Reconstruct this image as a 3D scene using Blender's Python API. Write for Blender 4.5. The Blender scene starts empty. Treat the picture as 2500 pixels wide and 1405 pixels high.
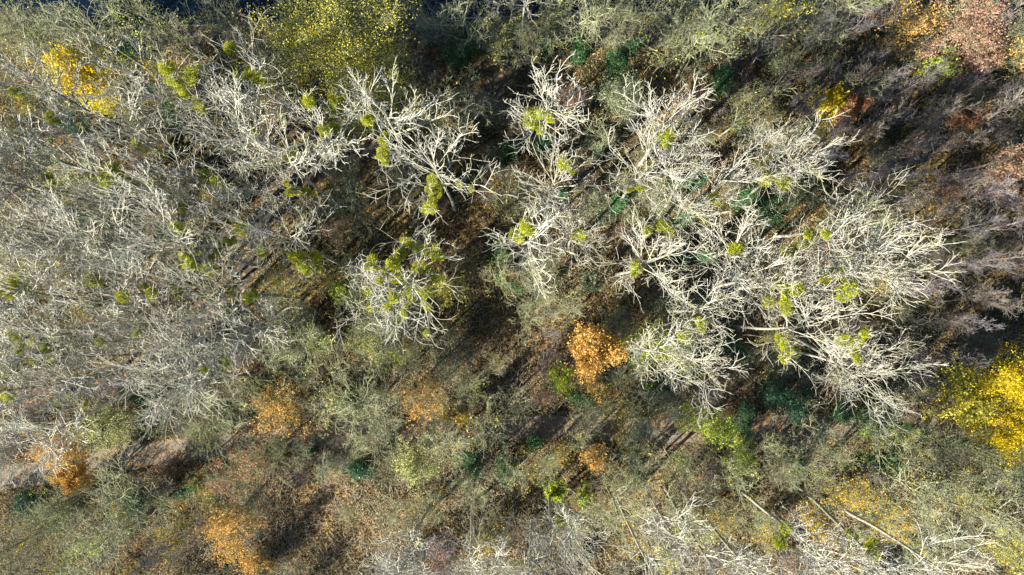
import bpy, math
import numpy as np
from mathutils import Matrix, Vector, Euler

sc = bpy.context.scene
# ------------------------------------------------------------------ camera
CAMH = 75.0
FPX = 1710.0                       # focal length in pixels of the 2500 px wide photograph
cam_d = bpy.data.cameras.new("camera")
cam = bpy.data.objects.new("camera", cam_d)
sc.collection.objects.link(cam)
sc.camera = cam
cam_d.sensor_width = 36.0
cam_d.lens = 36.0 * FPX / 2500.0
cam_d.clip_start = 0.5
cam_d.clip_end = 6000
cam.location = (0, 0, CAMH)
cam.rotation_euler = (math.atan(20 / FPX), math.atan(50 / FPX), 0)
RM = np.array(Euler(cam.rotation_euler).to_matrix())
# ------------------------------------------------------------------ light
SUN_EL, SUN_AZ = 31.0, 223.0       # degrees; azimuth counted anticlockwise from +X, where the sun stands
w = bpy.data.worlds.new("World"); sc.world = w; w.use_nodes = True
nt = w.node_tree; nt.nodes.clear()
bg = nt.nodes.new('ShaderNodeBackground'); wo = nt.nodes.new('ShaderNodeOutputWorld')
sky = nt.nodes.new('ShaderNodeTexSky'); sky.sky_type = 'NISHITA'; sky.sun_disc = False
sky.sun_elevation = math.radians(SUN_EL)
sky.sun_rotation = math.radians((90 - SUN_AZ) % 360)
sky.air_density = 1.0; sky.dust_density = 0.1; sky.ozone_density = 4.0
bg.inputs[1].default_value = 0.055
nt.links.new(sky.outputs[0], bg.inputs[0]); nt.links.new(bg.outputs[0], wo.inputs[0])
sl = bpy.data.lights.new("sun", 'SUN'); sl.energy = 5.0; sl.angle = math.radians(0.53)
sl.color = (1.0, 0.94, 0.80)
so = bpy.data.objects.new("sun", sl); sc.collection.objects.link(so)
sd = Vector((math.cos(math.radians(SUN_EL)) * math.cos(math.radians(SUN_AZ)),
             math.cos(math.radians(SUN_EL)) * math.sin(math.radians(SUN_AZ)),
             math.sin(math.radians(SUN_EL))))
so.rotation_euler = sd.to_track_quat('Z', 'Y').to_euler()
so.location = (-60, -60, 60)
sc.view_settings.view_transform = 'Standard'; sc.view_settings.look = 'None'
sc.view_settings.gamma = 1.0
sc.view_settings.exposure = 1.68
sc.render.engine = 'CYCLES'
try:
    sc.cycles.max_bounces = 4; sc.cycles.diffuse_bounces = 1; sc.cycles.transmission_bounces = 3
except Exception: pass

rng = np.random.default_rng(11)

# ------------------------------------------------------------------ pixel <-> world
def ray(u, v, z=0.0):
    d = RM @ np.array([(u - 1250) / FPX, -(v - 702.5) / FPX, -1.0])
    t = (z - CAMH) / d[2]
    return np.array([d[0] * t, d[1] * t])
def proj(p):
    c = (np.asarray(p, float) - np.array([0, 0, CAMH])) @ RM
    return 1250 + FPX * c[..., 0] / -c[..., 2], 702.5 - FPX * c[..., 1] / -c[..., 2]

# ------------------------------------------------------------------ materials
def mat(name, rough=0.85, spec=0.2):
    m = bpy.data.materials.new(name); m.use_nodes = True
    n = m.node_tree; b = n.nodes['Principled BSDF']
    b.inputs['Roughness'].default_value = rough
    b.inputs['Specular IOR Level'].default_value = spec
    return m, n, b
def ramp(n, stops):
    r = n.nodes.new('ShaderNodeValToRGB'); e = r.color_ramp.elements
    while len(e) < len(stops): e.new(0.5)
    for i, (p, c) in enumerate(stops):
        e[i].position = p; e[i].color = (*c, 1)
    return r
def noise(n, scale, detail=4, rough=0.6, co=None):
    t = n.nodes.new('ShaderNodeTexNoise'); t.inputs['Scale'].default_value = scale
    t.inputs['Detail'].default_value = detail; t.inputs['Roughness'].default_value = rough
    if co is not None: n.links.new(co, t.inputs['Vector'])
    return t
def mixc(n, fac, a, b, mode='MIX'):
    x = n.nodes.new('ShaderNodeMix'); x.data_type = 'RGBA'; x.blend_type = mode
    for s, k in ((fac, 0), (a, 6), (b, 7)):
        if isinstance(s, (int, float)): x.inputs[k].default_value = s
        elif isinstance(s, tuple): x.inputs[k].default_value = (*s, 1)
        else: n.links.new(s, x.inputs[k])
    return x.outputs[2]
def bark(name, c1, c2, moss=None):
    m, n, b = mat(name)
    tc = n.nodes.new('ShaderNodeTexCoord')
    t = noise(n, 1.3, 5, 0.7, tc.outputs['Object'])
    r = ramp(n, [(0.35, c1), (0.65, c2)]); n.links.new(t.outputs[0], r.inputs[0])
    col = r.outputs[0]
    if moss:
        t2 = noise(n, 0.45, 3, 0.6, tc.outputs['Object'])
        r2 = ramp(n, [(0.5, (0, 0, 0)), (0.68, (1, 1, 1))]); n.links.new(t2.outputs[0], r2.inputs[0])
        col = mixc(n, r2.outputs[0], col, moss)
    oi = n.nodes.new('ShaderNodeObjectInfo')
    mr = n.nodes.new('ShaderNodeMapRange'); mr.inputs[3].default_value = 0.6; mr.inputs[4].default_value = 1.12
    n.links.new(oi.outputs['Random'], mr.inputs[0])
    v = n.nodes.new('ShaderNodeVectorMath'); v.operation = 'SCALE'
    n.links.new(col, v.inputs[0]); n.links.new(mr.outputs[0], v.inputs['Scale'])
    n.links.new(v.outputs[0], b.inputs['Base Color'])
    return m
def leafmat(name, cols, rough=0.6, trans=0.35):
    m, n, b = mat(name, rough, 0.25)
    at = n.nodes.new('ShaderNodeAttribute'); at.attribute_name = 'rnd'
    k = len(cols)
    r = ramp(n, [(i / (k - 1), c) for i, c in enumerate(cols)])
    n.links.new(at.outputs['Fac'], r.inputs[0])
    tc = n.nodes.new('ShaderNodeTexCoord'); t = noise(n, 0.5, 3, 0.6, tc.outputs['Object'])
    mr = n.nodes.new('ShaderNodeMapRange'); mr.inputs[1].default_value = .3; mr.inputs[2].default_value = .7
    mr.inputs[3].default_value = 0.7; mr.inputs[4].default_value = 1.25
    n.links.new(t.outputs[0], mr.inputs[0])
    v = n.nodes.new('ShaderNodeVectorMath'); v.operation = 'SCALE'
    n.links.new(r.outputs[0], v.inputs[0]); n.links.new(mr.outputs[0], v.inputs['Scale'])
    n.links.new(v.outputs[0], b.inputs['Base Color'])
    tr = n.nodes.new('ShaderNodeBsdfTranslucent'); n.links.new(v.outputs[0], tr.inputs[0])
    mx = n.nodes.new('ShaderNodeMixShader'); mx.inputs[0].default_value = trans
    out = n.nodes['Material Output']
    n.links.new(b.outputs[0], mx.inputs[1]); n.links.new(tr.outputs[0], mx.inputs[2])
    n.links.new(mx.outputs[0], out.inputs[0])
    return m

M = {}
M['pale'] = bark('bark_pale', (.42, .40, .33), (.70, .67, .57), (.36, .37, .18))
M['poptrunk'] = bark('bark_lower_trunk', (.24, .23, .18), (.48, .45, .37), (.24, .28, .12))
M['grey'] = bark('bark_grey', (.20, .205, .12), (.42, .42, .27), (.26, .31, .12))
M['brown'] = bark('bark_brown', (.15, .125, .105), (.33, .285, .24))
M['straw'] = bark('dry_stem', (.26, .22, .16), (.52, .46, .35))
M['purple'] = bark('bark_purple', (.135, .12, .12), (.32, .295, .295))
M['mist'] = leafmat('mistletoe_leaf', [(.20, .26, .02), (.44, .48, .03), (.70, .66, .06)])
M['ivy'] = leafmat('ivy_leaf', [(.02, .07, .03), (.06, .15, .05), (.13, .24, .11)], 0.35)
M['holly'] = leafmat('holly_leaf', [(.015, .06, .03), (.05, .12, .06), (.12, .22, .13)], 0.3)
M['gold'] = leafmat('golden_leaf', [(.38, .38, .01), (.74, .60, .01), (.88, .66, .03), (.84, .52, .04)])
M['yellow'] = leafmat('yellow_leaf', [(.30, .34, .04), (.56, .54, .07), (.74, .64, .12), (.66, .52, .10)])
M['orange'] = leafmat('orange_leaf', [(.40, .20, .05), (.68, .36, .10), (.80, .50, .16), (.66, .48, .09)])
M['rust'] = leafmat('rust_leaf', [(.26, .12, .06), (.44, .21, .10), (.58, .30, .15)])
M['pink'] = leafmat('pinkish_brown_leaf', [(.30, .16, .11), (.44, .25, .17), (.52, .32, .22)])
M['lime'] = leafmat('lime_leaf', [(.18, .30, .03), (.38, .48, .05), (.66, .64, .08)])
M['palegreen'] = leafmat('pale_green_leaf', [(.28, .32, .10), (.46, .48, .18), (.56, .54, .26)])
M['greygreen'] = leafmat('grey_green_leaf', [(.14, .18, .09), (.26, .30, .16), (.36, .38, .24)])
M['spark'] = leafmat('last_yellow_leaf', [(.45, .22, .03), (.60, .40, .04), (.66, .55, .06)])
M['bramble'] = leafmat('bramble_leaf', [(.015, .035, .010), (.05, .085, .018), (.13, .14, .035), (.24, .18, .05)])
M['litter'] = leafmat('fallen_leaf', [(.12, .08, .045), (.28, .18, .09), (.44, .30, .14), (.62, .46, .20), (.66, .55, .36)])

def ground_mat():
    m, n, b = mat('forest_floor', 0.95, 0.1)
    tc = n.nodes.new('ShaderNodeTexCoord'); co = tc.outputs['Object']
    vo = n.nodes.new('ShaderNodeTexVoronoi'); vo.inputs['Scale'].default_value = 5.0; n.links.new(co, vo.inputs['Vector'])
    sep = n.nodes.new('ShaderNodeSeparateColor'); n.links.new(vo.outputs['Color'], sep.inputs[0])
    rl = ramp(n, [(0, (.03, .02, .012)), (.35, (.10, .06, .03)), (.7, (.22, .125, .05)), (.93, (.38, .25, .08)), (1, (.55, .40, .12))])
    n.links.new(sep.outputs[0], rl.inputs[0])
    nb = noise(n, 0.12, 5, 0.65, co)
    rb = ramp(n, [(.42, (0, 0, 0)), (.60, (1, 1, 1))]); n.links.new(nb.outputs[0], rb.inputs[0])
    nf = noise(n, 6, 5, 0.7, co)
    rg = ramp(n, [(.35, (.02, .025, .012)), (.6, (.07, .065, .03)), (.75, (.12, .10, .05))]); n.links.new(nf.outputs[0], rg.inputs[0])
    col = mixc(n, rb.outputs[0], rg.outputs[0], rl.outputs[0])
    n.links.new(col, b.inputs['Base Color'])
    bu = n.nodes.new('ShaderNodeBump'); bu.inputs['Strength'].default_value = 0.8; bu.inputs['Distance'].default_value = 0.15
    n.links.new(nf.outputs[0], bu.inputs['Height']); n.links.new(bu.outputs[0], b.inputs['Normal'])
    return m
def dirt_mat(name, c1, c2, leaf):
    m, n, b = mat(name, 0.9, 0.15)
    tc = n.nodes.new('ShaderNodeTexCoord'); co = tc.outputs['Object']
    nf = noise(n, 3, 6, 0.7, co); r = ramp(n, [(.3, c1), (.7, c2)]); n.links.new(nf.outputs[0], r.inputs[0])
    vo = n.nodes.new('ShaderNodeTexVoronoi'); vo.inputs['Scale'].default_value = 4; n.links.new(co, vo.inputs['Vector'])
    sep = n.nodes.new('ShaderNodeSeparateColor'); n.links.new(vo.outputs['Color'], sep.inputs[0])
    r2 = ramp(n, [(leaf, (0, 0, 0)), (leaf + .02, (1, 1, 1))]); n.links.new(sep.outputs[0], r2.inputs[0])
    n.links.new(mixc(n, r2.outputs[0], r.outputs[0], (.30, .17, .07)), b.inputs['Base Color'])
    bu = n.nodes.new('ShaderNodeBump'); bu.inputs['Strength'].default_value = 0.4; bu.inputs['Distance'].default_value = 0.05
    n.links.new(nf.outputs[0], bu.inputs['Height']); n.links.new(bu.outputs[0], b.inputs['Normal'])
    return m
M['ground'] = ground_mat()
M['path'] = dirt_mat('path_gravel', (.13, .112, .092), (.225, .195, .16), .78)
M['trail'] = dirt_mat('trail_earth', (.04, .035, .032), (.09, .072, .058), .88)
M['stone'] = dirt_mat('quay_stone', (.20, .19, .16), (.36, .34, .30), .97)
def water_mat():
    m, n, b = mat('canal_water', 0.10, 0.25)
    tc = n.nodes.new('ShaderNodeTexCoord')
    t = noise(n, .25, 3, .5, tc.outputs['Object'])
    r = ramp(n, [(.3, (.002, .006, .016)), (.7, (.004, .012, .022))]); n.links.new(t.outputs[0], r.inputs[0])
    n.links.new(r.outputs[0], b.inputs['Base Color'])
    t2 = noise(n, 3, 3, .5, tc.outputs['Object'])
    bu = n.nodes.new('ShaderNodeBump'); bu.inputs['Strength'].default_value = 0.15; bu.inputs['Distance'].default_value = 0.05
    n.links.new(t2.outputs[0], bu.inputs['Height']); n.links.new(bu.outputs[0], b.inputs['Normal'])
    return m
M['water'] = water_mat()

# ------------------------------------------------------------------ mesh helpers
def mesh_np(name, V, F, m, smooth=False, rnd=None):
    """V (n,3), F (k,s) all faces with the same number s of corners"""
    V = np.asarray(V, np.float32); F = np.asarray(F, np.int32)
    me = bpy.data.meshes.new(name)
    k, s = F.shape
    me.vertices.add(len(V)); me.vertices.foreach_set('co', V.ravel())
    me.loops.add(k * s); me.loops.foreach_set('vertex_index', F.ravel())
    me.polygons.add(k); me.polygons.foreach_set('loop_start', np.arange(0, k * s, s, dtype=np.int32))
    me.polygons.foreach_set('loop_total', np.full(k, s, np.int32))
    me.polygons.foreach_set('use_smooth', np.full(k, smooth))
    if rnd is not None:
        a = me.attributes.new('rnd', 'FLOAT', 'FACE'); a.data.foreach_set('value', np.asarray(rnd, np.float32))
    me.materials.append(m); me.update(calc_edges=True)
    return me
def unit(a): return a / np.maximum(np.linalg.norm(a, axis=-1, keepdims=True), 1e-9)
def grow(r, S, D, L, R0, R1, K, wander=.1, trop=0., curl=0.):
    N = len(S); p = S.copy(); d = unit(D.copy())
    P = [p]; T = [d]; ax = unit(r.normal(size=(N, 3))) * curl
    for k in range(K):
        d = unit(d + np.cross(ax, d) + r.normal(size=(N, 3)) * wander + np.array([0, 0, trop]))
        p = p + d * (L / K)[:, None]; P.append(p); T.append(d)
    P = np.stack(P, 1); T = np.stack(T, 1)
    t = np.linspace(0, 1, K + 1)[None]
    return P, T, R0[:, None] * (1 - t) + R1[:, None] * t
def kids(r, P, T, R, n, t0, t1, ang, angj=.2, updir=0.):
    N, K1, _ = P.shape; K = K1 - 1
    t = t0 + (t1 - t0) * (np.arange(n)[None] + r.random((N, n))) / n
    f = t * K; i = np.clip(f.astype(int), 0, K - 1); q = (f - i)[..., None]
    ii = np.arange(N)[:, None]
    pos = P[ii, i] * (1 - q) + P[ii, i + 1] * q
    tan = T[ii, i + 1]; rad = R[ii, i] * (1 - q[..., 0]) + R[ii, i + 1] * q[..., 0]
    ph = r.random((N, 1)) * 6.28 + np.arange(n)[None] * 2.4 + r.normal(size=(N, n)) * .4
    a = unit(np.cross(tan, np.array([.31, .17, .93]) + 0 * tan)); b = np.cross(tan, a)
    pr = a * np.cos(ph)[..., None] + b * np.sin(ph)[..., None]
    an = ang + r.normal(size=(N, n, 1)) * angj
    d = unit(tan * np.cos(an) + pr * np.sin(an) + np.array([0, 0, updir]))
    pl = np.linalg.norm(P[:, -1] - P[:, 0], axis=1)[:, None] * np.ones_like(t)
    return pos.reshape(-1, 3), d.reshape(-1, 3), rad.ravel(), t.ravel(), pl.ravel()
def tube(P, R, s):
    N, K1, _ = P.shape
    T = np.empty_like(P); T[:, 1:-1] = P[:, 2:] - P[:, :-2]; T[:, 0] = P[:, 1] - P[:, 0]; T[:, -1] = P[:, -1] - P[:, -2]
    T = unit(T); md = np.abs(P[:, -1] - P[:, 0]); ref = np.eye(3)[md.argmin(1)][:, None, :] + 0 * T
    a = unit(np.cross(T, ref)); b = np.cross(T, a)
    th = np.arange(s) * 2 * np.pi / s
    V = P[:, :, None] + R[:, :, None, None] * (a[:, :, None] * np.cos(th)[None, None, :, None] + b[:, :, None] * np.sin(th)[None, None, :, None])
    idx = np.arange(N * K1 * s).reshape(N, K1, s); nx = np.roll(idx, -1, 2)
    F = np.stack([idx[:, :-1], nx[:, :-1], nx[:, 1:], idx[:, 1:]], -1).reshape(-1, 4)
    return V.reshape(-1, 3), F
def join(parts):
    Vs, Fs, o = [], [], 0
    for V, F in parts: Vs.append(V); Fs.append(F + o); o += len(V)
    return np.concatenate(Vs), np.concatenate(Fs)
def leaves(r, C, size, flat=0.0):
    """one four-cornered leaf at every point of C"""
    N = len(C); n = r.normal(size=(N, 3)); n[:, 2] = np.abs(n[:, 2]) + flat; n = unit(n)
    a = unit(np.cross(n, r.normal(size=(N, 3)))); b = np.cross(n, a)
    s = (size * (.6 + .8 * r.random(N)))[:, None]
    V = np.stack([C - a * s * .5, C - b * s * .33 + n * s * .08, C + a * s * .5, C + b * s * .33 + n * s * .08], 1).reshape(-1, 3)
    return V, np.arange(4 * N).reshape(N, 4), np.clip(r.random(N) + r.normal(size=N) * .05, 0, 1)

# ------------------------------------------------------------------ tree kinds (each built once, then copied)
def skeleton(seed, h, hub, cr, n1, n2, n3, n4, r0, rt, up=.05, tr_top=.82, a1=.75, lean=.03, curl=.16, wander=.09, stems=1, a2=.62, top=.65):
    """h height, hub height of the lowest limb, cr crown radius, rt radius of the finest twig"""
    r = np.random.default_rng(seed)
    S = np.zeros((stems, 3)); D = np.zeros((stems, 3)) + [0, 0, 1.]
    if stems > 1:
        D = D + r.normal(size=(stems, 3)) * [.45, .45, 0]; S = S + r.normal(size=(stems, 3)) * [.25, .25, 0]
    else: D = D + r.normal(size=(1, 3)) * [lean, lean, 0]
    S[:, 2] = -.3
    P, T, R = grow(r, S, D, np.full(stems, h * tr_top), np.full(stems, r0), np.full(stems, max(r0 * .28, rt)), 12, .018 if stems == 1 else .035, .02)
    t0 = hub / (h * tr_top)
    p, d, rad, t, pl = kids(r, P, T, R, n1, t0, 1.0, a1, .17, .10)
    frac = (t - t0) / (1 - t0)
    L = cr * (1.55 - top * frac) * (.75 + .5 * r.random(len(t)))
    P1, T1, R1 = grow(r, p, d, L, np.minimum(rad * .50, r0 * .36), np.full(len(L), rt * 1.2), 9, wander, up, curl * .35)
    p, d, rad, t, pl = kids(r, P1, T1, R1, n2, .15, 1.0, a2, .2, .08)
    L = pl * (.58 - .25 * t) * (.6 + .8 * r.random(len(t)))
    P2, T2, R2 = grow(r, p, d, L, np.maximum(rad * .6, rt * 1.2), np.full(len(L), rt), 6, wander * 1.2, up * 1.2, curl)
    p, d, rad, t, pl = kids(r, P2, T2, R2, n3, .2, 1.0, .65, .25, .06)
    L = pl * (.55 - .2 * t) * (.6 + .8 * r.random(len(t)))
    P3, T3, R3 = grow(r, p, d, L, np.maximum(rad * .65, rt), np.full(len(L), rt * .75), 4, wander * 1.2, up * 1.4, curl * 1.7)
    parts = [tube(P1, R1, 5), tube(P2, R2, 4), tube(P3, R3, 3)]; tips = P3
    if n4:
        p, d, rad, t, pl = kids(r, P3, T3, R3, n4, .25, 1.0, .7, .3, .05)
        L = pl * .5 * (.6 + .8 * r.random(len(t)))
        P4, T4, R4 = grow(r, p, d, L, np.full(len(L), rt * .75), np.full(len(L), rt * .45), 2, .14, up, 0)
        parts.append(tube(P4, R4, 3)); tips = P4
    return dict(trunk=tube(P, R, 8 if r0 > .15 else 5), crown=join(parts), tips=tips, mid=P3, limb=P1, limb2=P2, tp=P, tr=R, h=h, rng=r, hub=hub)
def proto(sk, bm, name):
    return dict(trunk=mesh_np('trunk', *sk['trunk'], M['poptrunk' if bm == 'pale' else bm], True), crown=mesh_np('crown', *sk['crown'], M[bm], True),
                sk=sk, leaf={}, ivy={}, kind=name)
def tip_leaves(pr, key, m, per, size, spread=.25, frac=1.0, size_seed=0):
    if key not in pr['leaf']:
        sk = pr['sk']; r = np.random.default_rng(hash_(key) + size_seed)
        Tt = sk['tips']; pts = Tt[:, 1:].reshape(-1, 3)
        n = int(len(pts) * per); pts = pts[r.integers(0, len(pts), n)]
        if frac < 1: # leaves keep to some boughs only
            c = np.sin(pts[:, 0] * 1.7 + 1) + np.sin(pts[:, 1] * 1.9 + 2) + np.sin(pts[:, 2] * 1.3)
            pts = pts[c > np.quantile(c, 1 - frac)]
        nc = max(len(pts) // 7, 1)                       # leaves hang in small sprays with gaps between
        cen = pts[r.integers(0, len(pts), nc)] + r.normal(size=(nc, 3)) * spread
        pts = cen[r.integers(0, nc, len(pts))] + r.normal(size=pts.shape) * .24
        V, F, rn = leaves(r, pts, size)
        pr['leaf'][key] = mesh_np('leaves', V, F, M[m], False, rn)
    return pr['leaf'][key]
def hash_(s): return sum(ord(c) * (i + 7) for i, c in enumerate(s)) % 9973
def ivy_mesh(pr, top):
    k = round(top, 1)
    if k not in pr['ivy']:
        sk = pr['sk']; r = np.random.default_rng(5 + int(k * 10)); n = 2600
        f = r.random(n) ** .8 * top * 12; i = np.clip(f.astype(int), 0, 11); q = (f - i)[:, None]
        c = sk['tp'][0, i] * (1 - q) + sk['tp'][0, i + 1] * q
        th = r.random(n) * 6.28; bulge = (.32 + .38 * np.abs(np.sin(f * 1.3 + th * .5))) * np.sqrt(r.random(n))
        c = c + np.stack([np.cos(th), np.sin(th), 0 * th], 1) * (bulge + .1)[:, None]
        V, F, rn = leaves(r, c, .17)
        pr['ivy'][k] = mesh_np('ivy', V, F, M['ivy'], False, rn)
    return pr['ivy'][k]
def mistletoe_mesh(seed):
    r = np.random.default_rng(seed); n = 1200
    d = unit(r.normal(size=(n, 3)) * [1, 1, .85]); rr = (r.random(n) ** .45)[:, None]
    c = d * rr * .44 * (1 + .15 * np.sin(d[:, :1] * 5 + seed))
    s = .06 * (.7 + .6 * r.random(n))[:, None]
    a = unit(d + r.normal(size=(n, 3)) * .45); b = unit(np.cross(a, r.normal(size=(n, 3))))
    V = np.stack([c - a * s, c + b * s * .3, c + a * s, c - b * s * .3], 1).reshape(-1, 3)
    return mesh_np('mistletoe_clump', V, np.arange(4 * n).reshape(n, 4), M['mist'], False, r.random(n))
MIST = [mistletoe_mesh(s) for s in (1, 2, 3)]

POP = [proto(skeleton(100 + i, 27 + (i % 3), 13.4, 3.0 + .3 * (i % 3), 13, 7, 4, 1, .21, .0205, up=.065, tr_top=.76, curl=.12, a1=.88, wander=.028, a2=.50, top=.30), 'pale', 'pop') for i in range(8)]
GREY = [proto(skeleton(200 + i, 15, 4.6, 3.2, 12, 7, 6, 1, .15, .0155, up=.07, tr_top=.75, curl=.22, wander=.12), 'grey', 'grey') for i in range(6)]
BROWN = [proto(skeleton(300 + i, 14, 3.8, 2.0, 12, 7, 5, 1, .11, .014, up=.10, tr_top=.85, a1=.6, lean=.08), 'brown' if i % 2 else 'purple', 'brown') for i in range(6)]
SHRUB = [proto(skeleton(400 + i, 4.2, .8, 1.5, 5, 6, 5, 2, .04, .011, up=.04, tr_top=.8, a1=.6, stems=6, wander=.14), ('brown', 'grey', 'purple', 'grey')[i % 4], 'shrub') for i in range(6)]
BROAD = [proto(skeleton(500 + i, 14, 3.4, 3.7, 15, 8, 6, 2, .17, .014, up=.03, tr_top=.78, a1=.95, wander=.12), 'grey', 'broad') for i in range(3)]

COL = sc.collection
def empty(name, loc, rz=0., s=1.):
    o = bpy.data.objects.new(name, None); COL.objects.link(o); o.empty_display_size = .5
    o.location = loc; o.rotation_euler = (0, 0, rz); o.scale = (s, s, s) if np.isscalar(s) else s
    return o
_parts = {}
def part(name, me, parent, loc=None, rot=None, s=None):
    if me.name in _parts: o = _parts[me.name].copy()      # a copy of the part built first, sharing its mesh
    else: o = bpy.data.objects.new(name, me); _parts[me.name] = o
    COL.objects.link(o); o.parent = parent
    if name != o.name.split('.')[0]: o.name = name
    o.location = loc if loc is not None else (0, 0, 0); o.rotation_euler = rot if rot is not None else (0, 0, 0)
    o.scale = (s, s, s) if s is not None else (1, 1, 1)
    return o

TREES = []        # (object, look phrase, centre of its crown in the picture u, v)
BASES = []
def place(pr, u, v, zc, name, look, cat, group=None, s=1., h=None, zs=1., leafkey=None, ivy=0, mist=(), rg=None, rz=None):
    """u, v: where the point of the tree at height zc (own metres) shows in the photograph"""
    sk = pr['sk']
    if h: s = h / sk['h']
    x, y = ray(u, v, zc * s * zs)
    rz = rng.random() * 6.28 if rz is None else rz
    o = empty(name, (x, y, gz(x, y)), rz, (s, s, s * zs))
    part('trunk', pr['trunk'], o); part('crown', pr['crown'], o)
    if leafkey: part('leaves', tip_leaves(pr, *leafkey), o)
    if ivy: part('ivy', ivy_mesh(pr, ivy), o)
    if mist:
        Mx = np.array(Matrix.Rotation(rz, 3, 'Z')); L = sk['limb'][:, 1:7].reshape(-1, 3)
        L2 = sk['limb2'][:, 1:4].reshape(-1, 3); tpt = sk['tp'][0, 6:]
        L = np.concatenate([L, L2, tpt]); L = L[(L[:, 2] > sk['h'] * .42) & (L[:, 2] < sk['h'] * .85)]
        W = (L * s) @ Mx.T + [x, y, 0]; pu, pv = proj(W)
        used = np.zeros(len(L))
        for (mu, mv) in [(a + b, c + d) for (a, c) in mist for b, d in (((0, 0), (9, 7)) if len(mist) < 20 else ((0, 0),))]:
            k = np.argmin(np.hypot(pu - mu, pv - mv) + used * 1e4 - L[:, 2] * 1.0)
            used[np.linalg.norm(L - L[k], axis=1) < .30] = 1
            q = part('mistletoe_clump', MIST[int(rng.integers(3))], o, tuple(L[k] - [0, 0, .1]), (0, 0, rng.random() * 6.28), (.7 + .65 * rng.random()) / s)
    o['category'] = cat
    if group: o['group'] = group
    cu, cv = proj(np.array([x, y, sk['h'] * s * zs * .7]))
    BASES.append((x, y, sk['h'] * s))
    TREES.append((o, look, float(cu), float(cv)))
    return o

# ------------------------------------------------------------------ ground, water, paths
PATH = [(-400, 1215), (0, 1168), (150, 1148), (286, 1123), (420, 1103), (640, 1082), (800, 1066), (960, 1052), (1132, 1045), (1317, 1043), (1452, 1046), (1640, 1054), (1811, 1049), (1895, 1043), (2100, 1040), (2300, 1048), (2500, 1060), (2900, 1090)]
TOW = [(-500, 116), (0, 102), (500, 88), (1000, 76), (1330, 67), (1800, 54), (2300, 40), (3000, 20)]
TRAIL = [(1290, 75), (1212, 215), (1110, 285), (985, 335), (820, 400), (700, 455), (648, 520), (605, 655), (530, 735), (440, 810), (300, 905), (150, 960), (-200, 1010)]
def smooth_line(pix, n=12):
    P = np.array([ray(u, v) for u, v in pix]); out = []
    for i in range(len(P) - 1):
        a, b, c, d = P[max(i - 1, 0)], P[i], P[i + 1], P[min(i + 2, len(P) - 1)]
        for t in np.arange(n) / n:
            out.append(.5 * ((2 * b) + (c - a) * t + (2 * a - 5 * b + 4 * c - d) * t * t + (3 * b - a - 3 * c + d) * t ** 3))
    out.append(P[-1]); return np.array(out)
LP, LT, LR = smooth_line(PATH), smooth_line(TOW), smooth_line(TRAIL)
ALLP = np.concatenate([LP, LT, LR])
e0, e1 = ray(930, 50), ray(2330, 12)
SL = (e1[1] - e0[1]) / (e1[0] - e0[0]); EY = e0[1] - SL * e0[0]     # canal edge y = EY + SL x
def gz(x, y):
    d = np.min(np.hypot(ALLP[:, 0] - x, ALLP[:, 1] - y)); k = min(max((d - 2.4) / 4, 0), 1)
    e = EY + SL * x - y; k *= min(max((e - 1) / 5, 0), 1)
    return k * (.28 * math.sin(x * .21 + 1) * math.cos(y * .17) + .16 * math.sin(x * .53 + y * .41) + .06 * math.sin(x * 1.3 - y * 1.1))
def build_ground():
    xs = np.concatenate([[-2500, -800, -250, -120], np.arange(-85, 86, 1.4), [120, 250, 800, 2500]])
    yr = np.concatenate([[-2500, -800, -250, -110], np.arange(-62, -.01, 1.3), [0.0]])   # distance below the canal edge
    V = []; cols = len(xs)
    rows = [(r, 'g') for r in yr] + [(0.02, 'b'), (44.98, 'b'), (45.0, 't'), (80, 't'), (250, 't'), (2500, 't')]
    for r, k in rows:
        for x in xs:
            y = EY + SL * max(min(x, 400), -400) + r
            z = -4.0 if k == 'b' else (gz(x, y) if (k == 'g' and abs(x) < 86 and r > -62) else 0.0)
            V.append((x, y, z))
    n = len(rows)
    F = [(j * cols + i, j * cols + i + 1, (j + 1) * cols + i + 1, (j + 1) * cols + i) for j in range(n - 1) for i in range(cols - 1)]
    me = mesh_np('ground', np.array(V), np.array(F), M['ground'], False)
    o = bpy.data.objects.new('ground', me); COL.objects.link(o); o['kind'] = 'structure'
    Wv = [(x, EY + SL * max(min(x, 400), -400) + r, -1.1) for r in (0.004, 44.996) for x in (-2500, -400, 400, 2500)]
    me = mesh_np('water', np.array(Wv), np.array([(i, i + 1, i + 5, i + 4) for i in range(3)]), M['water'])
    o = bpy.data.objects.new('water', me); COL.objects.link(o); o['kind'] = 'structure'
    # stone coping along the water's edge
    a, b_ = -85, 85
    def q(x, d, z): return (x, EY + SL * x + d, z)
    V = []; F = []
    step = 2.0; x = a; k = 0
    while x < b_:
        x2 = x + step - .03; j = rng.normal() * .012
        V += [q(x, -.10 + j, -.1), q(x2, -.10 + j, -.1), q(x2, .06 + j, -.1), q(x, .06 + j, -.1), q(x, -.10 + j, .05), q(x2, -.10 + j, .05), q(x2, .06 + j, .05), q(x, .06 + j, .05)]
        F += [(k + 4, k + 5, k + 6, k + 7), (k, k + 1, k + 5, k + 4), (k + 1, k + 2, k + 6, k + 5), (k + 2, k + 3, k + 7, k + 6), (k + 3, k, k + 4, k + 7)]
        k += 8; x += step
    o = bpy.data.objects.new('quay_coping', mesh_np('quay_coping', np.array(V), np.array(F), M['stone'])); COL.objects.link(o)
    o['label'] = 'thin pale stone edging running along the dark canal at the top'; o['category'] = 'edging'
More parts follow.
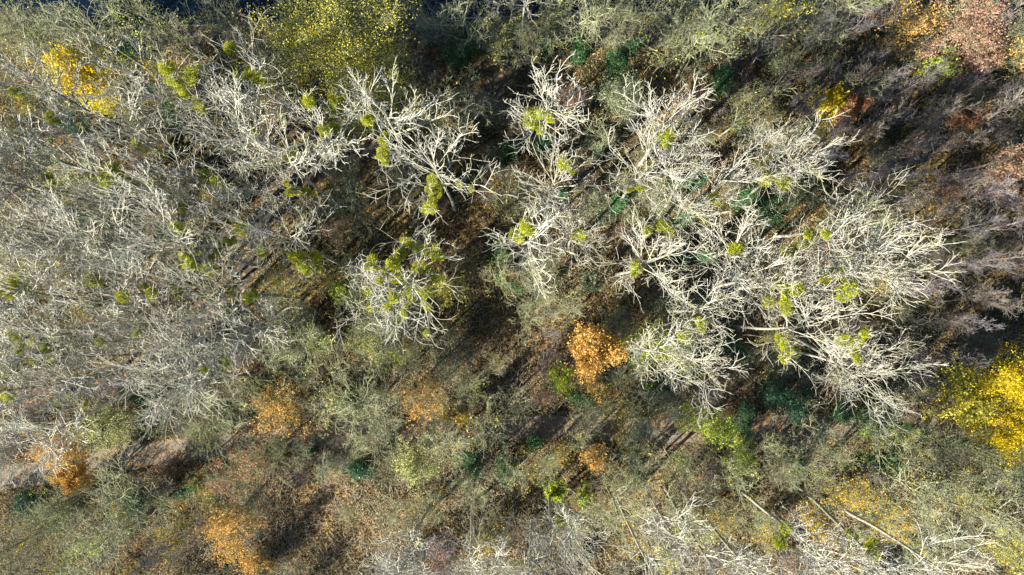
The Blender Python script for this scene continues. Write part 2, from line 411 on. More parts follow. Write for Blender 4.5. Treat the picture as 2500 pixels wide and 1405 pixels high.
def ribbon(name, line, half, m, z):
    n = len(line); T = np.gradient(line, axis=0); T = unit(T); N = np.stack([-T[:, 1], T[:, 0]], 1)
    V = []; F = []; cuts = np.array([-1, -.5, 0, .5, 1])
    for i in range(n):
        for c in cuts:
            wv = half * (1 + .10 * math.sin(i * .9 + c * 3) + .06 * math.sin(i * 2.3 + c))
            V.append((*(line[i] + N[i] * c * wv), z))
    for i in range(n - 1):
        for j in range(4): F.append((i * 5 + j, i * 5 + j + 5, i * 5 + j + 6, i * 5 + j + 1))
    o = bpy.data.objects.new(name, mesh_np(name, np.array(V), np.array(F), m)); COL.objects.link(o); o['kind'] = 'structure'
build_ground()
ribbon('gravel_path', LP, 1.28, M['path'], .012)
ribbon('towpath', LT, .85, M['trail'], .008)
ribbon('forest_trail', LR, 1.1, M['trail'], .004)

# ------------------------------------------------------------------ tall pale poplars: hub where the limbs part, in photograph pixels
CP = 'tall pale bare poplar'
POPL = [(110, 400, 27, []), (420, 720, 26, [(425, 705)]), (420, 880, 26, []), (200, 920, 26, []), (20, 830, 28, [(25, 820)]), (50, 1055, 26, []), (430, 500, 27, [(440, 505)]), (250, 380, 27, []), (480, 800, 26, []), (300, 890, 26, []), (205, 510, 26, []), (350, 620, 27, [(340, 610)]), (130, 760, 28, []), (60, 640, 29, []), (15, 430, 28, []), (590, 320, 27, []), (640, 790, 25, []), (2045, 540, 27, []), (2030, 880, 26, []), (2150, 640, 26, []), (1850, 700, 26, []), (330, 200, 25, []), (640, 480, 26, []),
   # u, v, height, [mistletoe positions]
 (158, 282, 28, [(22, 252), (127, 290), (190, 305)]), (497, 249, 28, [(395, 172), (440, 225), (475, 160), (430, 215), (475, 250), (490, 270), (450, 180), (520, 275), (405, 195)]),
 (622, 188, 28, [(545, 108), (607, 172), (630, 196), (585, 165), (615, 180)]), (806, 279, 27, [(780, 232), (795, 250), (786, 316), (806, 302), (770, 240)]), 
 (363, 346, 26, [(340, 354), (382, 370)]), (665, 343, 28, [(622, 322), (695, 360), (625, 356)]), (504, 420, 27, [(520, 425), (500, 432), (550, 458)]),
 (329, 450, 28, [(248, 402), (280, 410), (280, 440), (305, 430), (325, 450), (300, 455), (345, 480), (270, 430), (245, 440)]), (706, 452, 27, [(690, 458), (715, 465), (745, 470)]), (118, 462, 28, [(140, 425)]),
 (101, 590, 28, []), (50, 517, 28, []), (286, 551, 28, [(331, 530), (361, 537), (383, 533)]), (514, 571, 28, [(490, 574), (527, 577), (541, 580), (428, 552), (440, 570)]),
 (454, 631, 27, [(443, 625), (454, 640), (473, 607), (480, 655), (503, 652), (560, 608)]), (638, 584, 27, [(650, 610), (637, 610), (585, 558)]), (722, 631, 27, [(722, 618), (736, 648), (772, 645), (772, 620), (700, 618)]),
 (585, 728, 27, [(565, 712), (545, 750), (618, 728), (605, 740), (540, 768), (572, 718)]), (363, 702, 28, [(363, 716), (355, 700), (300, 725)]), (218, 685, 28, [(215, 680), (222, 690)]), (40, 702, 29, [(5, 708), (30, 700), (48, 712), (60, 695), (25, 690), (62, 728)]),
 (336, 796, 27, [(335, 787), (330, 820)]), (235, 803, 27, [(230, 828)]), (101, 850, 28, [(85, 835), (100, 845), (110, 862), (65, 872), (125, 850), (95, 830), (140, 852), (45, 860)]),
 (615, 836, 27, []), (551, 877, 26, [(546, 878)]), (497, 900, 27, [(497, 898)]), (128, 985, 28, [(128, 985), (155, 970), (200, 968)]), (10, 965, 28, [(8, 962), (10, 790)]), (180, 620, 28, []), (-40, 560, 29, []),
 (480, 950, 25, []), 
 (931, 346, 28, [(924, 325), (880, 320), (907, 390), (897, 340), (915, 332)]), (1320, 279, 28, [(1310, 258), (1284, 268), (1315, 310), (1330, 275), (1292, 295)]), (1058, 454, 29, [(1052, 445), (1062, 460), (1055, 475), (1060, 490), (1125, 488), (1060, 535), (1050, 462)]), (1394, 410, 27, [(1385, 415), (1378, 398)]),
 (1623, 329, 28, [(1608, 332), (1625, 322), (1615, 348), (1620, 340)]), (1546, 460, 27, [(1538, 466)]), (1922, 443, 28, [(1875, 455), (1895, 450), (1910, 440), (1880, 460), (1850, 400)]), (1858, 396, 26, []),
 (1267, 564, 25, [(1265, 565), (1270, 548), (1277, 560)]), (1411, 575, 25, [(1405, 570), (1420, 578)]), (1556, 658, 25, [(1550, 655), (1555, 668), (1548, 648)]), (1646, 551, 27, [(1580, 569), (1630, 560), (1610, 565), (1620, 550)]),
 (1586, 866, 24, []), (1811, 608, 27, [(1800, 607)]), (1946, 591, 28, [(1915, 598), (1940, 590), (1975, 566), (2012, 570)]), (1909, 702, 28, [(1908, 705), (1880, 730), (1918, 742), (1945, 706)]), (2060, 698, 29, [(2055, 695), (2065, 700), (2050, 712), (2042, 655), (2005, 675), (2060, 690)]),
 (1704, 772, 26, [(1705, 775), (1712, 788), (1668, 815), (1700, 780)]), (1929, 819, 28, [(1940, 850), (1905, 830), (1900, 885)]), (2080, 833, 29, [(2050, 828), (2075, 833), (2085, 870), (2055, 825), (2105, 825)]), (1700, 876, 25, []), (1744, 504, 27, [(1740, 490), (1720, 532)]), 
 (2130, 1318, 28, [(2128, 1325), (2125, 1345), (2085, 1297)]), (1922, 1311, 28, [(1912, 1298), (1898, 1325)]), (1715, 1318, 27, []), (1637, 1285, 25, []), (1358, 1288, 25, [(1365, 1272)]), (1381, 1340, 24, []), (1005, 1328, 25, []), (1122, 1350, 25, []), (1235, 1380, 25, []), (1300, 1400, 25, []), (1560, 1340, 25, []), (960, 1400, 24, []), (2280, 1395, 28, []), (2060, 1400, 27, []), (1820, 1390, 26, []), 
 (1268, 12, 22, []), 
]
GP = 'pale poplars with grey-white bare branches'
ivyset = {(50, 517): .5, (286, 551): .45, (1320, 279): .45, (1394, 410): .5, (1546, 460): .4, (1811, 608): .5, (1744, 504): .4, (1922, 443): .4}
for i, (u, v, h, mi) in enumerate(POPL):
    n = len(mi)
    look = 'bare pale poplar' if n == 0 else 'pale poplar with few mistletoe balls' if n < 4 else 'pale poplar full of mistletoe'
    place(POP[i * 5 % 8], u, v, .59 * POP[i * 5 % 8]['sk']['h'], 'poplar_tree', look, 'tree', GP, h=h * rng.uniform(.96, 1.04), mist=mi, ivy=ivyset.get((u, v), 0))
# the broad mistletoe-laden tree in the middle
place(proto(skeleton(900, 24, 9.5, 4.9, 15, 7, 5, 1, .34, .022, up=.05, curl=.24, a1=.95), 'pale', 'pop'), 991, 690, 13.5, 'poplar_tree', '', 'tree', GP, h=24,
      mist=[(970, 617), (1002, 610), (1040, 605), (1068, 610), (1030, 640), (955, 635), (912, 658), (932, 655), (945, 640), (895, 640), (900, 710), (1065, 640), (1080, 665), (1120, 680), (1137, 685), (990, 690), (1000, 715), (985, 720),
            (960, 730), (940, 745), (1012, 740), (1000, 752), (990, 765), (898, 755), (1070, 710), (1085, 720), (1050, 700), (1030, 670), (1060, 660), (1020, 700), (970, 680), (1015, 655), (1042, 838), (925, 690), (990, 578), (920, 625), (1050, 730), (965, 650)])
TREES[-1][0]['label'] = 'broad pale tree crowded with dozens of yellow-green mistletoe balls at the centre left'; TREES.pop()

# ------------------------------------------------------------------ grey / olive bare trees: crown centre
GREYL = [(90, 1290, 9), (160, 1380, 10), (300, 1290, 8), (520, 1230, 8), (850, 1250, 6), (960, 1250, 8), (1060, 1230, 8), (1130, 1170, 8), (1330, 1130, 8), (1400, 1290, 9), (1570, 1180, 9), (1650, 1130, 9), (1720, 1200, 9), (1850, 1250, 8), (1920, 1150, 7), (2050, 1110, 9), (2240, 1100, 10), (2400, 1100, 10), (2350, 1250, 10), (2220, 1330, 9), (1640, 1230, 10), (1480, 1170, 8), (600, 1220, 8), (680, 1080, 9), (740, 1120, 8), (880, 1080, 8), (1150, 960, 8), (1000, 880, 8), (1420, 1080, 8), (700, 30, 11), (1010, 30, 13), (1350, 25, 13), (1480, 20, 12), (1660, 20, 13), (1950, 15, 12), (2060, 12, 12), (2130, 5, 11), (2460, 10, 13), (880, 20, 10), (84, 75, 17), (218, 85, 17), (353, 50, 18), (140, 110, 14), (60, 130, 14), (440, 90, 14), (1132, 48, 15), (1233, 85, 12), (1425, 60, 16), (1583, 35, 13), (1294, 105, 9), (1142, 225, 11), (1092, 302, 14), (1468, 345, 12),
 (1704, 110, 16), (1760, 60, 14), (1878, 25, 13), (1811, 285, 15), (1650, 90, 13), (1210, 672, 9), (1317, 715, 10), (1394, 756, 9), (1502, 770, 7), (1327, 650, 9), (1210, 890, 8), (1512, 920, 9), (1092, 905, 9), (897, 860, 14), (941, 800, 14), (780, 840, 15), (740, 860, 14),
 (302, 1204, 15), (235, 1330, 15), (437, 1022, 13), (816, 985, 13), (897, 985, 15), (940, 1010, 13), (1183, 1050, 14), (1267, 995, 9), (1502, 1240, 13), (1552, 1110, 13), (2298, 1075, 13), (2332, 1170, 15), (2433, 1254, 15), (2170, 1040, 12), (2010, 1060, 12), (2240, 1190, 14),
 (180, 440, 13), (230, 620, 12), (960, 60, 10), (690, 860, 13), (1230, 470, 12), (1290, 500, 9), (1165, 1200, 10), (1250, 1160, 9), (520, 1010, 12), (610, 960, 12), (1110, 1080, 11), (1440, 1010, 10), (120, 1240, 12), (40, 1330, 12), (790, 1150, 7), (1980, 1150, 11), (1600, 1010, 11), (1800, 1160, 12), (2110, 200, 11), (2460, 90, 13), (1000, 430, 12), (860, 480, 11), (1340, 80, 12), (1520, 50, 12), (560, 60, 12), (20, 60, 15), (2290, 1290, 13), (2460, 1150, 13), (1290, 770, 9), (660, 180, 12), (500, 1060, 10)]
for i, (u, v, h) in enumerate(GREYL):
    look = ('tall', 'medium', 'small')[0 if h >= 15 else 1 if h >= 12 else 2] + ' olive-grey bare tree'
    pr = (GREY + BROAD[:2])[(i * 5) % 8]
    lk = ('sp%d' % (i % 3), ('spark', 'yellow', 'lime')[i % 3], .30 + .15 * (i % 3), .15, .3, .6) if i % 5 in (1, 3) or (v > 1050 and u > 1400 and i % 2) else None
    if lk: look = look.replace('bare tree', 'tree with last leaves')
    place(pr, u, v, .62 * pr['sk']['h'], 'bare_tree', look, 'tree', 'olive-grey bare trees', h=h * rng.uniform(.95, 1.05), leafkey=lk, ivy=(.6 if i % 7 == 3 or (u, v) in ((1132, 48), (1425, 60), (1210, 672), (2170, 1040), (1250, 1160)) else 0))

# ------------------------------------------------------------------ brown / purplish slim trees of the shaded upper right
BRL = [(1996, 95, 12), (1983, 155, 11), (2130, 140, 11), (1912, 195, 11), (2157, 200, 12), (2305, 315, 14), (2147, 395, 13), (2366, 415, 14), (2466, 205, 14), (2385, 220, 11), (1983, 275, 11), (2450, 50, 13), (2240, 200, 11), (2050, 60, 12), (2100, 70, 11), (1930, 90, 11),
 (2352, 641, 12), (2214, 584, 12), (2426, 490, 13), (2300, 540, 12), (2380, 560, 12), (2200, 480, 12), (2240, 420, 11), (2330, 360, 11), (2060, 330, 10), (2120, 300, 11), (2180, 270, 10), (2260, 260, 11), (2340, 200, 10), (2440, 300, 13), (2480, 380, 13), (2440, 640, 12), (2300, 700, 11), (2400, 740, 11), (2250, 700, 11),
 (2298, 806, 11), (2340, 860, 11), (2270, 870, 11), (2330, 940, 10), (2280, 960, 10), (2370, 780, 11), (2210, 920, 10), (2470, 560, 12), (2150, 120, 10), (2020, 170, 10), (2070, 190, 11), (1950, 240, 10), (2080, 420, 10), (2040, 400, 11), (2280, 120, 10), (2390, 640, 11), (2230, 340, 11), (2280, 620, 10), (2450, 720, 11), (1337, 830, 10), (1300, 620, 9),
 (403, 1338, 9), (450, 1360, 9), (350, 1370, 9), (480, 1270, 8), (1870, 130, 10), (2000, 20, 11), (2160, 30, 11)]
for i, (u, v, h) in enumerate(BRL):
    lk = ('br%d' % (i % 3), ('rust', 'spark', 'rust')[i % 3], .35, .14, .25, .4) if i % 4 == 2 else None
    look = ('purplish-grey' if (i * 5 % 6) % 2 == 0 else 'brown') + (' slim tree with scattered leaves' if lk else ' slim bare tree')
    pr = BROWN[i * 5 % 6]
    place(pr, u, v, .62 * pr['sk']['h'], 'slim_tree', look, 'tree', 'slim brown trees', h=h * rng.uniform(.92, 1.08), leafkey=lk)

# ------------------------------------------------------------------ trees still in leaf: crown centre, height, width factor
def leafy(u, v, h, wf, m, per, name, label, cat='tree', src=BROAD, size=.14, k=0, spread=.55, frac=.68, zs=1.0):
    pr = src[k % len(src)]; s = h / pr['sk']['h']
    o = place(pr, u, v, .62 * pr['sk']['h'], name, '', cat, s=s * wf, leafkey=('%s%d%d' % (m, int(per * 10), int(size * 100)), m, per, size / (s * wf), spread, frac), zs=1.0 / wf * zs)
    TREES.pop(); o['label'] = label; return o
leafy(2468, 935, 14, .82, 'gold', 11, 'maple_tree', 'large brilliant golden-yellow maple in full leaf at the right edge', size=.145, k=0)
leafy(2440, 1045, 11, .72, 'gold', 8, 'maple_tree', 'golden-yellow maple in leaf just below the large golden one', size=.14, k=1)
leafy(2350, 965, 10, .8, 'yellow', 4.0, 'maple_tree', 'olive-yellow leafy tree on the left flank of the large golden maple', size=.2, k=2)
leafy(865, 130, 20, .95, 'yellow', 6.5, 'leafy_tree', 'large yellow-green leafy tree beside the canal at the top', k=0, size=.13)
leafy(760, 120, 18, .95, 'yellow', 3.5, 'leafy_tree', 'thinner yellow-olive leafy tree left of the large one by the canal', k=1)
leafy(885, 215, 16, .9, 'yellow', 4.0, 'leafy_tree', 'yellow-green leafy tree just below the large one by the canal', k=2)
leafy(232, 195, 15, .62, 'gold', 3.0, 'leafy_tree', 'slim golden-orange leafy tree among pale poplars at upper left', k=1, size=.19)
leafy(285, 245, 11, .6, 'yellow', 1.4, 'leafy_tree', 'small yellow-olive leafy tree right of the slim golden-orange one', k=0)
leafy(425, 200, 13, .42, 'gold', 1.0, 'leafy_tree', 'small patch-like golden tree beneath the mistletoe poplars at upper left', k=0)
leafy(1441, 862, 12, .68, 'orange', 6.0, 'leafy_tree', 'bright orange leafy tree above the gravel path', k=0, size=.17)
leafy(1375, 925, 9, .6, 'lime', 1.2, 'leafy_tree', 'yellow-green sparse leafy tree lower left of the bright orange tree', k=1)
leafy(1560, 850, 11, .7, 'lime', 1.2, 'leafy_tree', 'yellow-green leafy tree right of the bright orange tree', k=2)
leafy(1650, 870, 11, .7, 'lime', 1.2, 'leafy_tree', 'yellow-green leafy tree under the pale poplars, further right of the orange tree', k=0)
leafy(692, 1000, 11, .85, 'orange', 1.9, 'leafy_tree', 'rusty orange leafy tree above the left half of the gravel path', k=0)
leafy(630, 1120, 11, 1.0, 'rust', .8, 'leafy_tree', 'pinkish-brown sparse leafy tree below the rusty orange one', k=1, size=.14)
leafy(560, 1170, 9, .8, 'pink', .8, 'leafy_tree', 'reddish-brown hazy tree at the lower left of the path', k=2, size=.13)
leafy(565, 1300, 9, .95, 'orange', 3.2, 'leafy_tree', 'amber orange leafy tree at the bottom left', k=2)
leafy(625, 1370, 6, .9, 'orange', 1.0, 'leafy_tree', 'small amber sparse tree at the lower right of the bottom-left amber tree', k=1)
leafy(165, 1095, 10, .85, 'orange', 2.6, 'leafy_tree', 'golden-brown leafy tree leaning over the left end of the path', k=1, size=.15)
leafy(195, 1160, 7, .7, 'orange', 3.2, 'leafy_tree', 'small golden-brown tree below the left end of the path', k=0, size=.15)
leafy(280, 1030, 10, .7, 'palegreen', 1.6, 'leafy_tree', 'pale olive-green leafy tree above the left end of the path', k=2, size=.15)
leafy(2221, 70, 12, .72, 'orange', 1.5, 'leafy_tree', 'yellow-orange leafy tree left of the rust-pink round tree', k=0)
leafy(2342, 67, 14, .85, 'pink', 4.0, 'leafy_tree', 'dense round rust-pink tree near the top right corner', k=1, size=.15)
leafy(2023, 249, 9, .42, 'gold', 3.0, 'leafy_tree', 'small bright yellow tree alone in the shaded upper right', k=0)
leafy(2083, 265, 9, .42, 'rust', 1.6, 'leafy_tree', 'small rust-orange tree right of the small bright yellow one', k=1)
leafy(2110, 200, 8, .45, 'rust', 1.2, 'leafy_tree', 'small rust-brown sparse tree above the small rust-orange one', k=2)
leafy(2355, 289, 8, .36, 'rust', 2.0, 'leafy_tree', 'tiny rust-red leafy tree in the right-hand shade', k=2)
leafy(2456, 413, 11, .62, 'pink', 1.6, 'leafy_tree', 'pale orange-pink leafy tree on the right edge', k=0, size=.15)
leafy(2470, 150, 12, .75, 'orange', .9, 'leafy_tree', 'sparse orange leafy tree below the top right corner', k=1)
leafy(2366, 155, 10, .5, 'pink', 1.8, 'leafy_tree', 'small rose-brown tree under the rust-pink round tree', k=2, size=.13)
leafy(2290, 170, 9, .5, 'lime', .9, 'leafy_tree', 'small green-yellow tree lower left of the rust-pink round tree', k=0, size=.13)
leafy(1890, 50, 13, .7, 'yellow', .9, 'leafy_tree', 'olive-yellow sparse tree at the top, right of centre', k=1)
leafy(1512, 235, 10, .72, 'greygreen', 3.0, 'leafy_tree', 'grey-green round bushy tree standing between two pale poplars', k=2, size=.14)
leafy(1018, 1137, 8, 1.0, 'palegreen', 2.6, 'leafy_tree', 'pale lime-green round leafy tree just below the gravel path', k=1, size=.15)
leafy(1038, 972, 10, .62, 'orange', 1.3, 'leafy_tree', 'golden-orange leafy tree just above the gravel path', k=2)
leafy(1452, 1120, 7, .7, 'orange', 1.2, 'leafy_tree', 'orange-yellow small tree just below the gravel path', k=0)
leafy(1358, 1200, 6, .6, 'lime', 1.8, 'leafy_tree', 'bright lime-green small tree below the gravel path', k=1, size=.19)
leafy(1430, 1215, 6, .55, 'lime', .8, 'leafy_tree', 'sparse yellow-green small tree right of the bright lime-green one', k=0, size=.19)
leafy(1754, 1045, 10, .62, 'lime', 1.6, 'leafy_tree', 'yellow-green leafy tree leaning over the right half of the path', k=0)
leafy(1800, 1110, 9, .62, 'lime', 1.0, 'leafy_tree', 'green sparse leafy tree below the right half of the path', k=1)
leafy(1690, 1030, 9, .6, 'lime', .8, 'leafy_tree', 'sparse olive-green tree left of the yellow-green path tree', k=2)
leafy(2085, 1210, 8, .9, 'spark', 1.2, 'leafy_tree', 'yellow-orange leafy tree in the lower right', k=0)
leafy(1995, 1290, 7, .8, 'spark', 1.2, 'leafy_tree', 'pale yellow leafy tree between the two lower right poplars', k=1)
leafy(2376, 1200, 8, .7, 'yellow', .9, 'leafy_tree', 'yellow sparse leafy tree near the lower right corner', k=1)
leafy(2180, 1260, 8, .8, 'spark', .8, 'leafy_tree', 'sparse yellow tree above the lower right pale poplar', k=2)
leafy(2440, 1330, 8, .8, 'yellow', .9, 'leafy_tree', 'olive-yellow leafy tree in the bottom right corner', k=2)
leafy(1700, 1290, 9, .8, 'palegreen', 1.2, 'leafy_tree', 'pale yellow-green leafy tree under the poplar at the bottom right of centre', k=0)
leafy(1620, 1350, 7, .7, 'yellow', 1.0, 'leafy_tree', 'yellow sparse tree at the bottom, right of centre', k=0)
leafy(840, 705, 8, .5, 'lime', 2.0, 'leafy_tree', 'fresh green leafy tree left of the mistletoe-crowded tree', k=1)
leafy(945, 820, 11, .9, 'lime', 1.1, 'leafy_tree', 'grey-green leafy tree below the mistletoe-crowded tree', k=2, size=.14)
leafy(900, 690, 12, .9, 'greygreen', 1.4, 'leafy_tree', 'olive leafy tree tucked beneath the mistletoe-crowded tree', k=0, size=.14)
leafy(1080, 700, 9, .8, 'yellow', 1.0, 'leafy_tree', 'yellow-olive undergrowth tree right of the mistletoe-crowded tree', k=1, size=.14)
leafy(1130, 1020, 6, .6, 'spark', .5, 'leafy_tree', 'sparse golden small tree on the upper side of the gravel path', k=1)
leafy(700, 750, 9, .8, 'greygreen', 1.0, 'leafy_tree', 'small olive leafy tree lower left of the mistletoe-crowded tree', k=2, size=.13)
leafy(60, 660, 10, .9, 'yellow', 1.0, 'leafy_tree', 'yellow-olive leafy tree beneath poplars at the left edge', k=2, size=.15)
leafy(840, 415, 7, .8, 'greygreen', 1.2, 'leafy_tree', 'low olive bush left of the tall poplar over the central shade', k=0, size=.14)
leafy(1440, 690, 6, .6, 'greygreen', 2.0, 'leafy_tree', 'dark olive low tree in the shaded gap right of centre', k=0, size=.14)
leafy(820, 560, 8, .8, 'pink', .6, 'leafy_tree', 'beige-brown hazy tree upper left of the mistletoe-crowded tree', k=0, size=.13)

# evergreens: dense dark green, holly-like, several leaf clumps on a short stem
def evergreen(u, v, h, wid, m, label, seed):
    r = np.random.default_rng(seed); x, y = ray(u, v, h * .6)
    o = empty('evergreen_shrub', (x, y, gz(x, y))); nst = 3
    S = np.zeros((nst, 3)); D = np.tile([0, 0, 1.], (nst, 1)) + r.normal(size=(nst, 3)) * [.2, .2, 0]
    P, T, R = grow(r, S - [0, 0, .2], D, np.full(nst, h * .85), np.full(nst, .07), np.full(nst, .02), 8, .06)
    p, d, rad, t, pl = kids(r, P, T, R, 16, .15, 1, 1.1, .2, .05)
    P1, T1, R1 = grow(r, p, d, wid * (1.1 - .75 * t) * (.6 + .6 * r.random(len(t))), rad * .5, np.full(len(t), .008), 5, .12, .03)
    part('stem', mesh_np('stem', *join([tube(P, R, 5), tube(P1, R1, 3)]), M['brown'], True), o)
    cl = P1[:, 2:].reshape(-1, 3); n = int(5200 * (h * wid / 8) ** .7)
    c = cl[r.integers(0, len(cl), n)] + r.normal(size=(n, 3)) * [.24, .24, .20]
    V, F, rn = leaves(r, c, .14); part('foliage', mesh_np('foliage', V, F, M[m], False, rn), o)
    o['label'] = label; o['category'] = 'shrub'; BASES.append((x, y, h))
for a in [(887, 1150, 5.5, 1.9, 'holly', 'dark green holly-like bush left of the pale lime-green tree', 1),
          (1159, 1137, 6, 1.5, 'ivy', 'dark teal evergreen bush right of the pale lime-green tree', 2),
          (1788, 838, 4, 1.5, 'holly', 'teal-green evergreen bush beneath the right-hand poplars', 3),
          (1912, 958, 6.5, 2.0, 'holly', 'dark evergreen shrub above the right half of the path', 4), (1965, 985, 5, 1.5, 'holly', 'smaller dark evergreen shrub touching the right side of the larger dark one', 5),
          (2140, 1050, 7, 1.9, 'ivy', 'green evergreen over the right end of the gravel path', 6), (2085, 1010, 6, 1.4, 'ivy', 'green evergreen upper left of the one over the path end', 7),
          (1840, 1010, 6, 1.2, 'holly', 'teal evergreen beside the right half of the path, left of the dark ones', 8), (336, 1235, 6, 1.2, 'holly', 'dark green evergreen inside a spreading bare tree at the lower left', 9),
          (1515, 125, 8, 1.4, 'ivy', 'green ivy-covered stump tree near the top right of centre', 10), (1115, 118, 8, 1.1, 'ivy', 'green ivy-covered small tree near the top, left of centre', 11),
          (1233, 388, 5, .8, 'ivy', 'small ivy-green bush in the shade at upper centre', 12), (1195, 640, 7, .9, 'ivy', 'ivy-wrapped slim tree at the centre beside a grey bare tree', 13),
          (1705, 430, 7, 1.4, 'ivy', 'grey-green ivy bush left of the right-hand poplar group', 14), (1780, 195, 6, 1.8, 'ivy', 'green shrub under the olive bare trees at upper right of centre', 15),
          (1870, 520, 5, 1.5, 'ivy', 'green shrub under the right-hand poplars near their trunks', 16), (270, 110, 8, 1.4, 'holly', 'dark green shrub above the slim golden-orange tree', 17),
          (420, 265, 7, 1.6, 'ivy', 'dark green shrub below the mistletoe poplars at upper left', 18), (1310, 1085, 4.5, .9, 'ivy', 'small green evergreen on the lower side of the path', 19), (1240, 1140, 5, 1.3, 'ivy', 'grey-green bush between the teal bush and the small path evergreen', 20),
          (2160, 1130, 5, 1.3, 'ivy', 'green bush directly below the evergreen over the path end', 21), (650, 975, 6, 1.0, 'holly', 'dark green bush upper left of the rusty orange tree', 22), (1620, 945, 4, 1.2, 'ivy', 'green bush under the small poplar above the path', 23),
          (1660, 620, 4, 1.2, 'holly', 'dark bush in the deep shade between the right-hand poplars', 24), (1420, 975, 4, 1.2, 'ivy', 'green bush at the foot of the bright orange tree', 25), (480, 1180, 5, 1.2, 'ivy', 'grey-green bush below the left half of the path', 26),
          (340, 990, 6, 1.4, 'ivy', 'olive-dark bush upper right of the pale olive-green tree', 27), (190, 310, 6, 1.5, 'holly', 'dark bush under the poplar trunk at the left', 28), (60, 1240, 4, 1.8, 'holly', 'low dark green shrub below the path at the left edge', 29)]: evergreen(*a)

# ------------------------------------------------------------------ filler thicket, never closer than its spacing to anything built above
def region(u, v):
    if u > 1900 and v < 800 and u - 1900 > (v - 400) * .4: return 'shade'
    if v > 950: return 'low'
    return 'mid'
FILL = {'shade': 'bushes in the shaded brown thicket', 'low': 'bushes in the sunlit thicket by the path', 'mid': 'bushes in the shade beneath the poplars'}
fp = []; tries = 0; B2 = np.array(BASES)
CLEAR = [(1250, 800, 170, 110), (780, 1290, 130, 110), (1200, 1230, 150, 50), (1950, 1200, 130, 60), (1300, 150, 150, 60), (1150, 470, 60, 60), (2380, 700, 120, 60)]
while len(fp) < 225 and tries < 20000:
    tries += 1
    x, y = rng.uniform(-62, 62), rng.uniform(-36, 33)
    if y > EY + SL * x - .5: continue
    u, v = proj(np.array([x, y, 2.0]))
    if not (-60 < u < 2560 and -60 < v < 1465): continue
    if y < 20 and np.min(np.hypot(ALLP[:, 0] - x, ALLP[:, 1] - y)) < 1.5: continue
    if fp and min(math.hypot(x - a, y - b) for a, b in fp) < 2.7: continue
    if any(((u - a) / c) ** 2 + ((v - b) / d) ** 2 < 1 for a, b, c, d in CLEAR): continue
    rg = region(u, v)
    if rg == 'mid' and rng.random() < .55: continue
    fp.append((x, y))
    k = int(rng.integers(6)); pr = SHRUB[k]; s = rng.uniform(.7, 1.25)
    lk = None; q = rng.random()
    if q < .45: lk = ('shr%d' % (k % 2), 'spark' if q < .3 else 'rust', .5, .13, .2, .6)
    elif q < .6: lk = ('shg', 'greygreen', 1.0, .12, .2, .8)
    bc = ('brown', 'grey', 'purplish', 'grey')[k % 4]
    look = ('large' if s > .98 else 'small') + ' ' + bc + (' bush with yellow leaves' if lk and lk[1] == 'spark' else ' bush with rusty leaves' if lk and lk[1] == 'rust' else ' bush with grey-green leaves' if lk else ' bare bush')
    o = place(pr, u, v, 2.0, 'thicket_bush', look, 'bush', FILL[rg], s=s, leafkey=lk, rg=rg)

# ------------------------------------------------------------------ uncountable cover
def scatter(n, r):
    x = r.uniform(-66, 66, n); y = r.uniform(-38, 34, n)
    d2 = EY + SL * x - y; ok = d2 > .5
    return x[ok], y[ok]
GX, GY = np.meshgrid(np.arange(-70, 70.1, .7), np.arange(-42, 36, .7), indexing='ij')
GZ = np.vectorize(gz)(GX, GY)
def gzv(x, y):
    i = (x + 70) / .7; j = (y + 42) / .7; a = i.astype(int); b = j.astype(int); p = i - a; q = j - b
    return GZ[a, b] * (1 - p) * (1 - q) + GZ[a + 1, b] * p * (1 - q) + GZ[a, b + 1] * (1 - p) * q + GZ[a + 1, b + 1] * p * q
def pdist(x, y):
    d = np.full(len(x), 99.)
    for p in ALLP[::2]: d = np.minimum(d, np.hypot(x - p[0], y - p[1]))
    return d
def fbm(x, y, s):
    return (np.sin(x * s + 1.3 * np.sin(y * s * .7)) + np.sin(y * s * 1.1 + 1.7 * np.sin(x * s * .6 + 2)) + .6 * np.sin(x * s * 2.3 + y * s * 1.9 + 1) + .5 * np.sin(x * s * 4.1 - y * s * 3.7)) / 3
def under(x, y):  # mask of the shaded woodland, left and upper right; its shade is painted into the cover
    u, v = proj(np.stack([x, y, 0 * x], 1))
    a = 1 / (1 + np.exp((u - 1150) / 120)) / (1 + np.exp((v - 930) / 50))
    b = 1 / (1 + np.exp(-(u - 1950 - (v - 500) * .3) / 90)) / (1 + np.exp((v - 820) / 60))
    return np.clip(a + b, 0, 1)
def litter():
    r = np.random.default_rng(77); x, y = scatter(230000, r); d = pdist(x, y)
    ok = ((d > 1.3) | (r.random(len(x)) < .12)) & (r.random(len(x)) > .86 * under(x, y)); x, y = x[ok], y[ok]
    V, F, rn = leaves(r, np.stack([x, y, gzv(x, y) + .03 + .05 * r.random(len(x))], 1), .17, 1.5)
    rn = np.clip(rn * (.8 - .3 * under(x, y)) + .2 * fbm(x, y, .35), 0, 1)  # leaf colours darkened inside the mask as painted shade, plus patchy variation
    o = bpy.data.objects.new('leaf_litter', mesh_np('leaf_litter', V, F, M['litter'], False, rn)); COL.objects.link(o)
    o['kind'] = 'stuff'; o['label'] = 'orange and brown fallen leaves covering the forest floor'; o['category'] = 'fallen leaves'
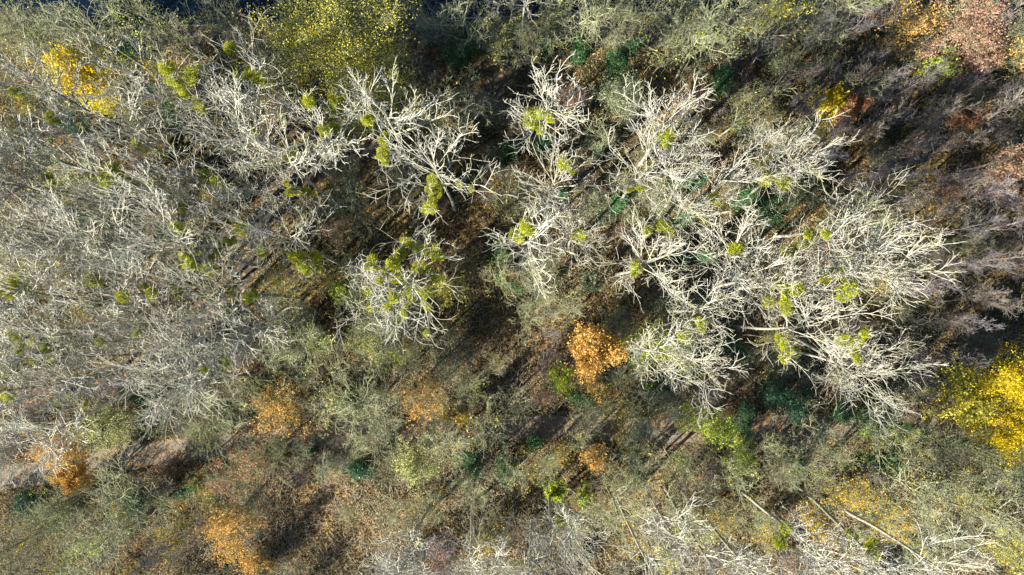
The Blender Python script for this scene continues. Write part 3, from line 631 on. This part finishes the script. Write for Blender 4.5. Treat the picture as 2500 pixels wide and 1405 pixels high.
def brambles():
    r = np.random.default_rng(78); x, y = scatter(260000, r); k = fbm(x, y, .28) + .35 * fbm(x, y, .9) + .75 * under(x, y) - .12  # dark brambles thickened inside the mask to deepen the painted shade
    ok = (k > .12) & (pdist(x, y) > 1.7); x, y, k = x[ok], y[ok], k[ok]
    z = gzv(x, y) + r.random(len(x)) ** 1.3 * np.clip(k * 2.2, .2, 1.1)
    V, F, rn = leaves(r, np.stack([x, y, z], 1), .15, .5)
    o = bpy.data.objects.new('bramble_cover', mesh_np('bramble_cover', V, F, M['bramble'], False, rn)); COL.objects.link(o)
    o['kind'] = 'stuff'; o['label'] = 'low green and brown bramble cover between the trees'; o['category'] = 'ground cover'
def twigs():
    r = np.random.default_rng(79); x, y = scatter(120000, r); uu, vv = proj(np.stack([x, y, 0 * x], 1)); ok = (pdist(x, y) > 1.4) & (r.random(len(x)) < .12 + .75 / (1 + np.exp(-(vv - 820) / 80))); x, y = x[ok], y[ok]; n = len(x)
    S = np.stack([x, y, gzv(x, y)], 1); D = r.normal(size=(n, 3)); D[:, 2] = np.abs(D[:, 2]) * .9 + .25
    P, T, R = grow(r, S, D, .5 + 1.6 * r.random(n), np.full(n, .020), np.full(n, .011), 3, .2, 0, .3)
    o = bpy.data.objects.new('dead_stems', mesh_np('dead_stems', *tube(P, R, 3), M['straw'], True)); COL.objects.link(o)
    o['kind'] = 'stuff'; o['label'] = 'thin dry stems and saplings standing all over the forest floor'; o['category'] = 'dry stems'
litter(); brambles(); twigs()

# ------------------------------------------------------------------ labels that single each tree out
LMK = [('the golden maple', 2450, 900), ('the orange tree', 1441, 862), ('the mistletoe-crowded tree', 991, 690), ('the yellow canal-side tree', 868, 95), ('the slim golden-orange tree', 232, 195),
       ('the rust-pink round tree', 2342, 67), ('the small bright yellow tree', 2023, 249), ('the pale lime-green tree', 1018, 1137), ('the rusty orange tree', 692, 1000), ('the amber tree', 565, 1300),
       ('the grey-green bushy tree', 1512, 235), ('the dark evergreen shrub', 1912, 958), ('the bright lime tree', 1358, 1200), ('the golden-brown path tree', 165, 1095), ('the rust-red tree', 2355, 289), ('the teal bush', 1788, 838),
       ('the dark holly bush', 887, 1150), ('the small canal-edge ivy tree', 1115, 118), ('the orange-pink edge tree', 2456, 413), ('the ivy-wrapped slim tree', 1195, 640), ('the dark lower-left evergreen', 336, 1235)]
DIR = ['right of', 'above right of', 'above', 'above left of', 'left of', 'below left of', 'below', 'below right of']
ORD = ['nearest', 'second nearest', 'third nearest', 'fourth nearest', 'fifth nearest', 'sixth nearest', 'seventh nearest', 'eighth nearest', 'ninth nearest', 'tenth nearest', 'eleventh nearest', 'twelfth nearest', 'thirteenth nearest', 'fourteenth nearest']
slots = {}
for o, look, u, v in TREES:
    nm, lu, lv = min(LMK, key=lambda l: math.hypot(l[1] - u, l[2] - v))
    k = int(round(math.atan2(-(v - lv), u - lu) / (math.pi / 4))) % 8
    slots.setdefault((look, nm, k), []).append((math.hypot(u - lu, v - lv), o))
for (look, nm, k), L in slots.items():
    L.sort(key=lambda t: t[0])
    for i, (d, o) in enumerate(L):
        o['label'] = look + ' ' + DIR[k] + ' ' + nm + ((', ' + ORD[min(i, 13)]) if len(L) > 1 else '')
bpy.context.view_layer.update()
print('objects', len(bpy.data.objects), 'trees', len(TREES), 'fill', len(fp))
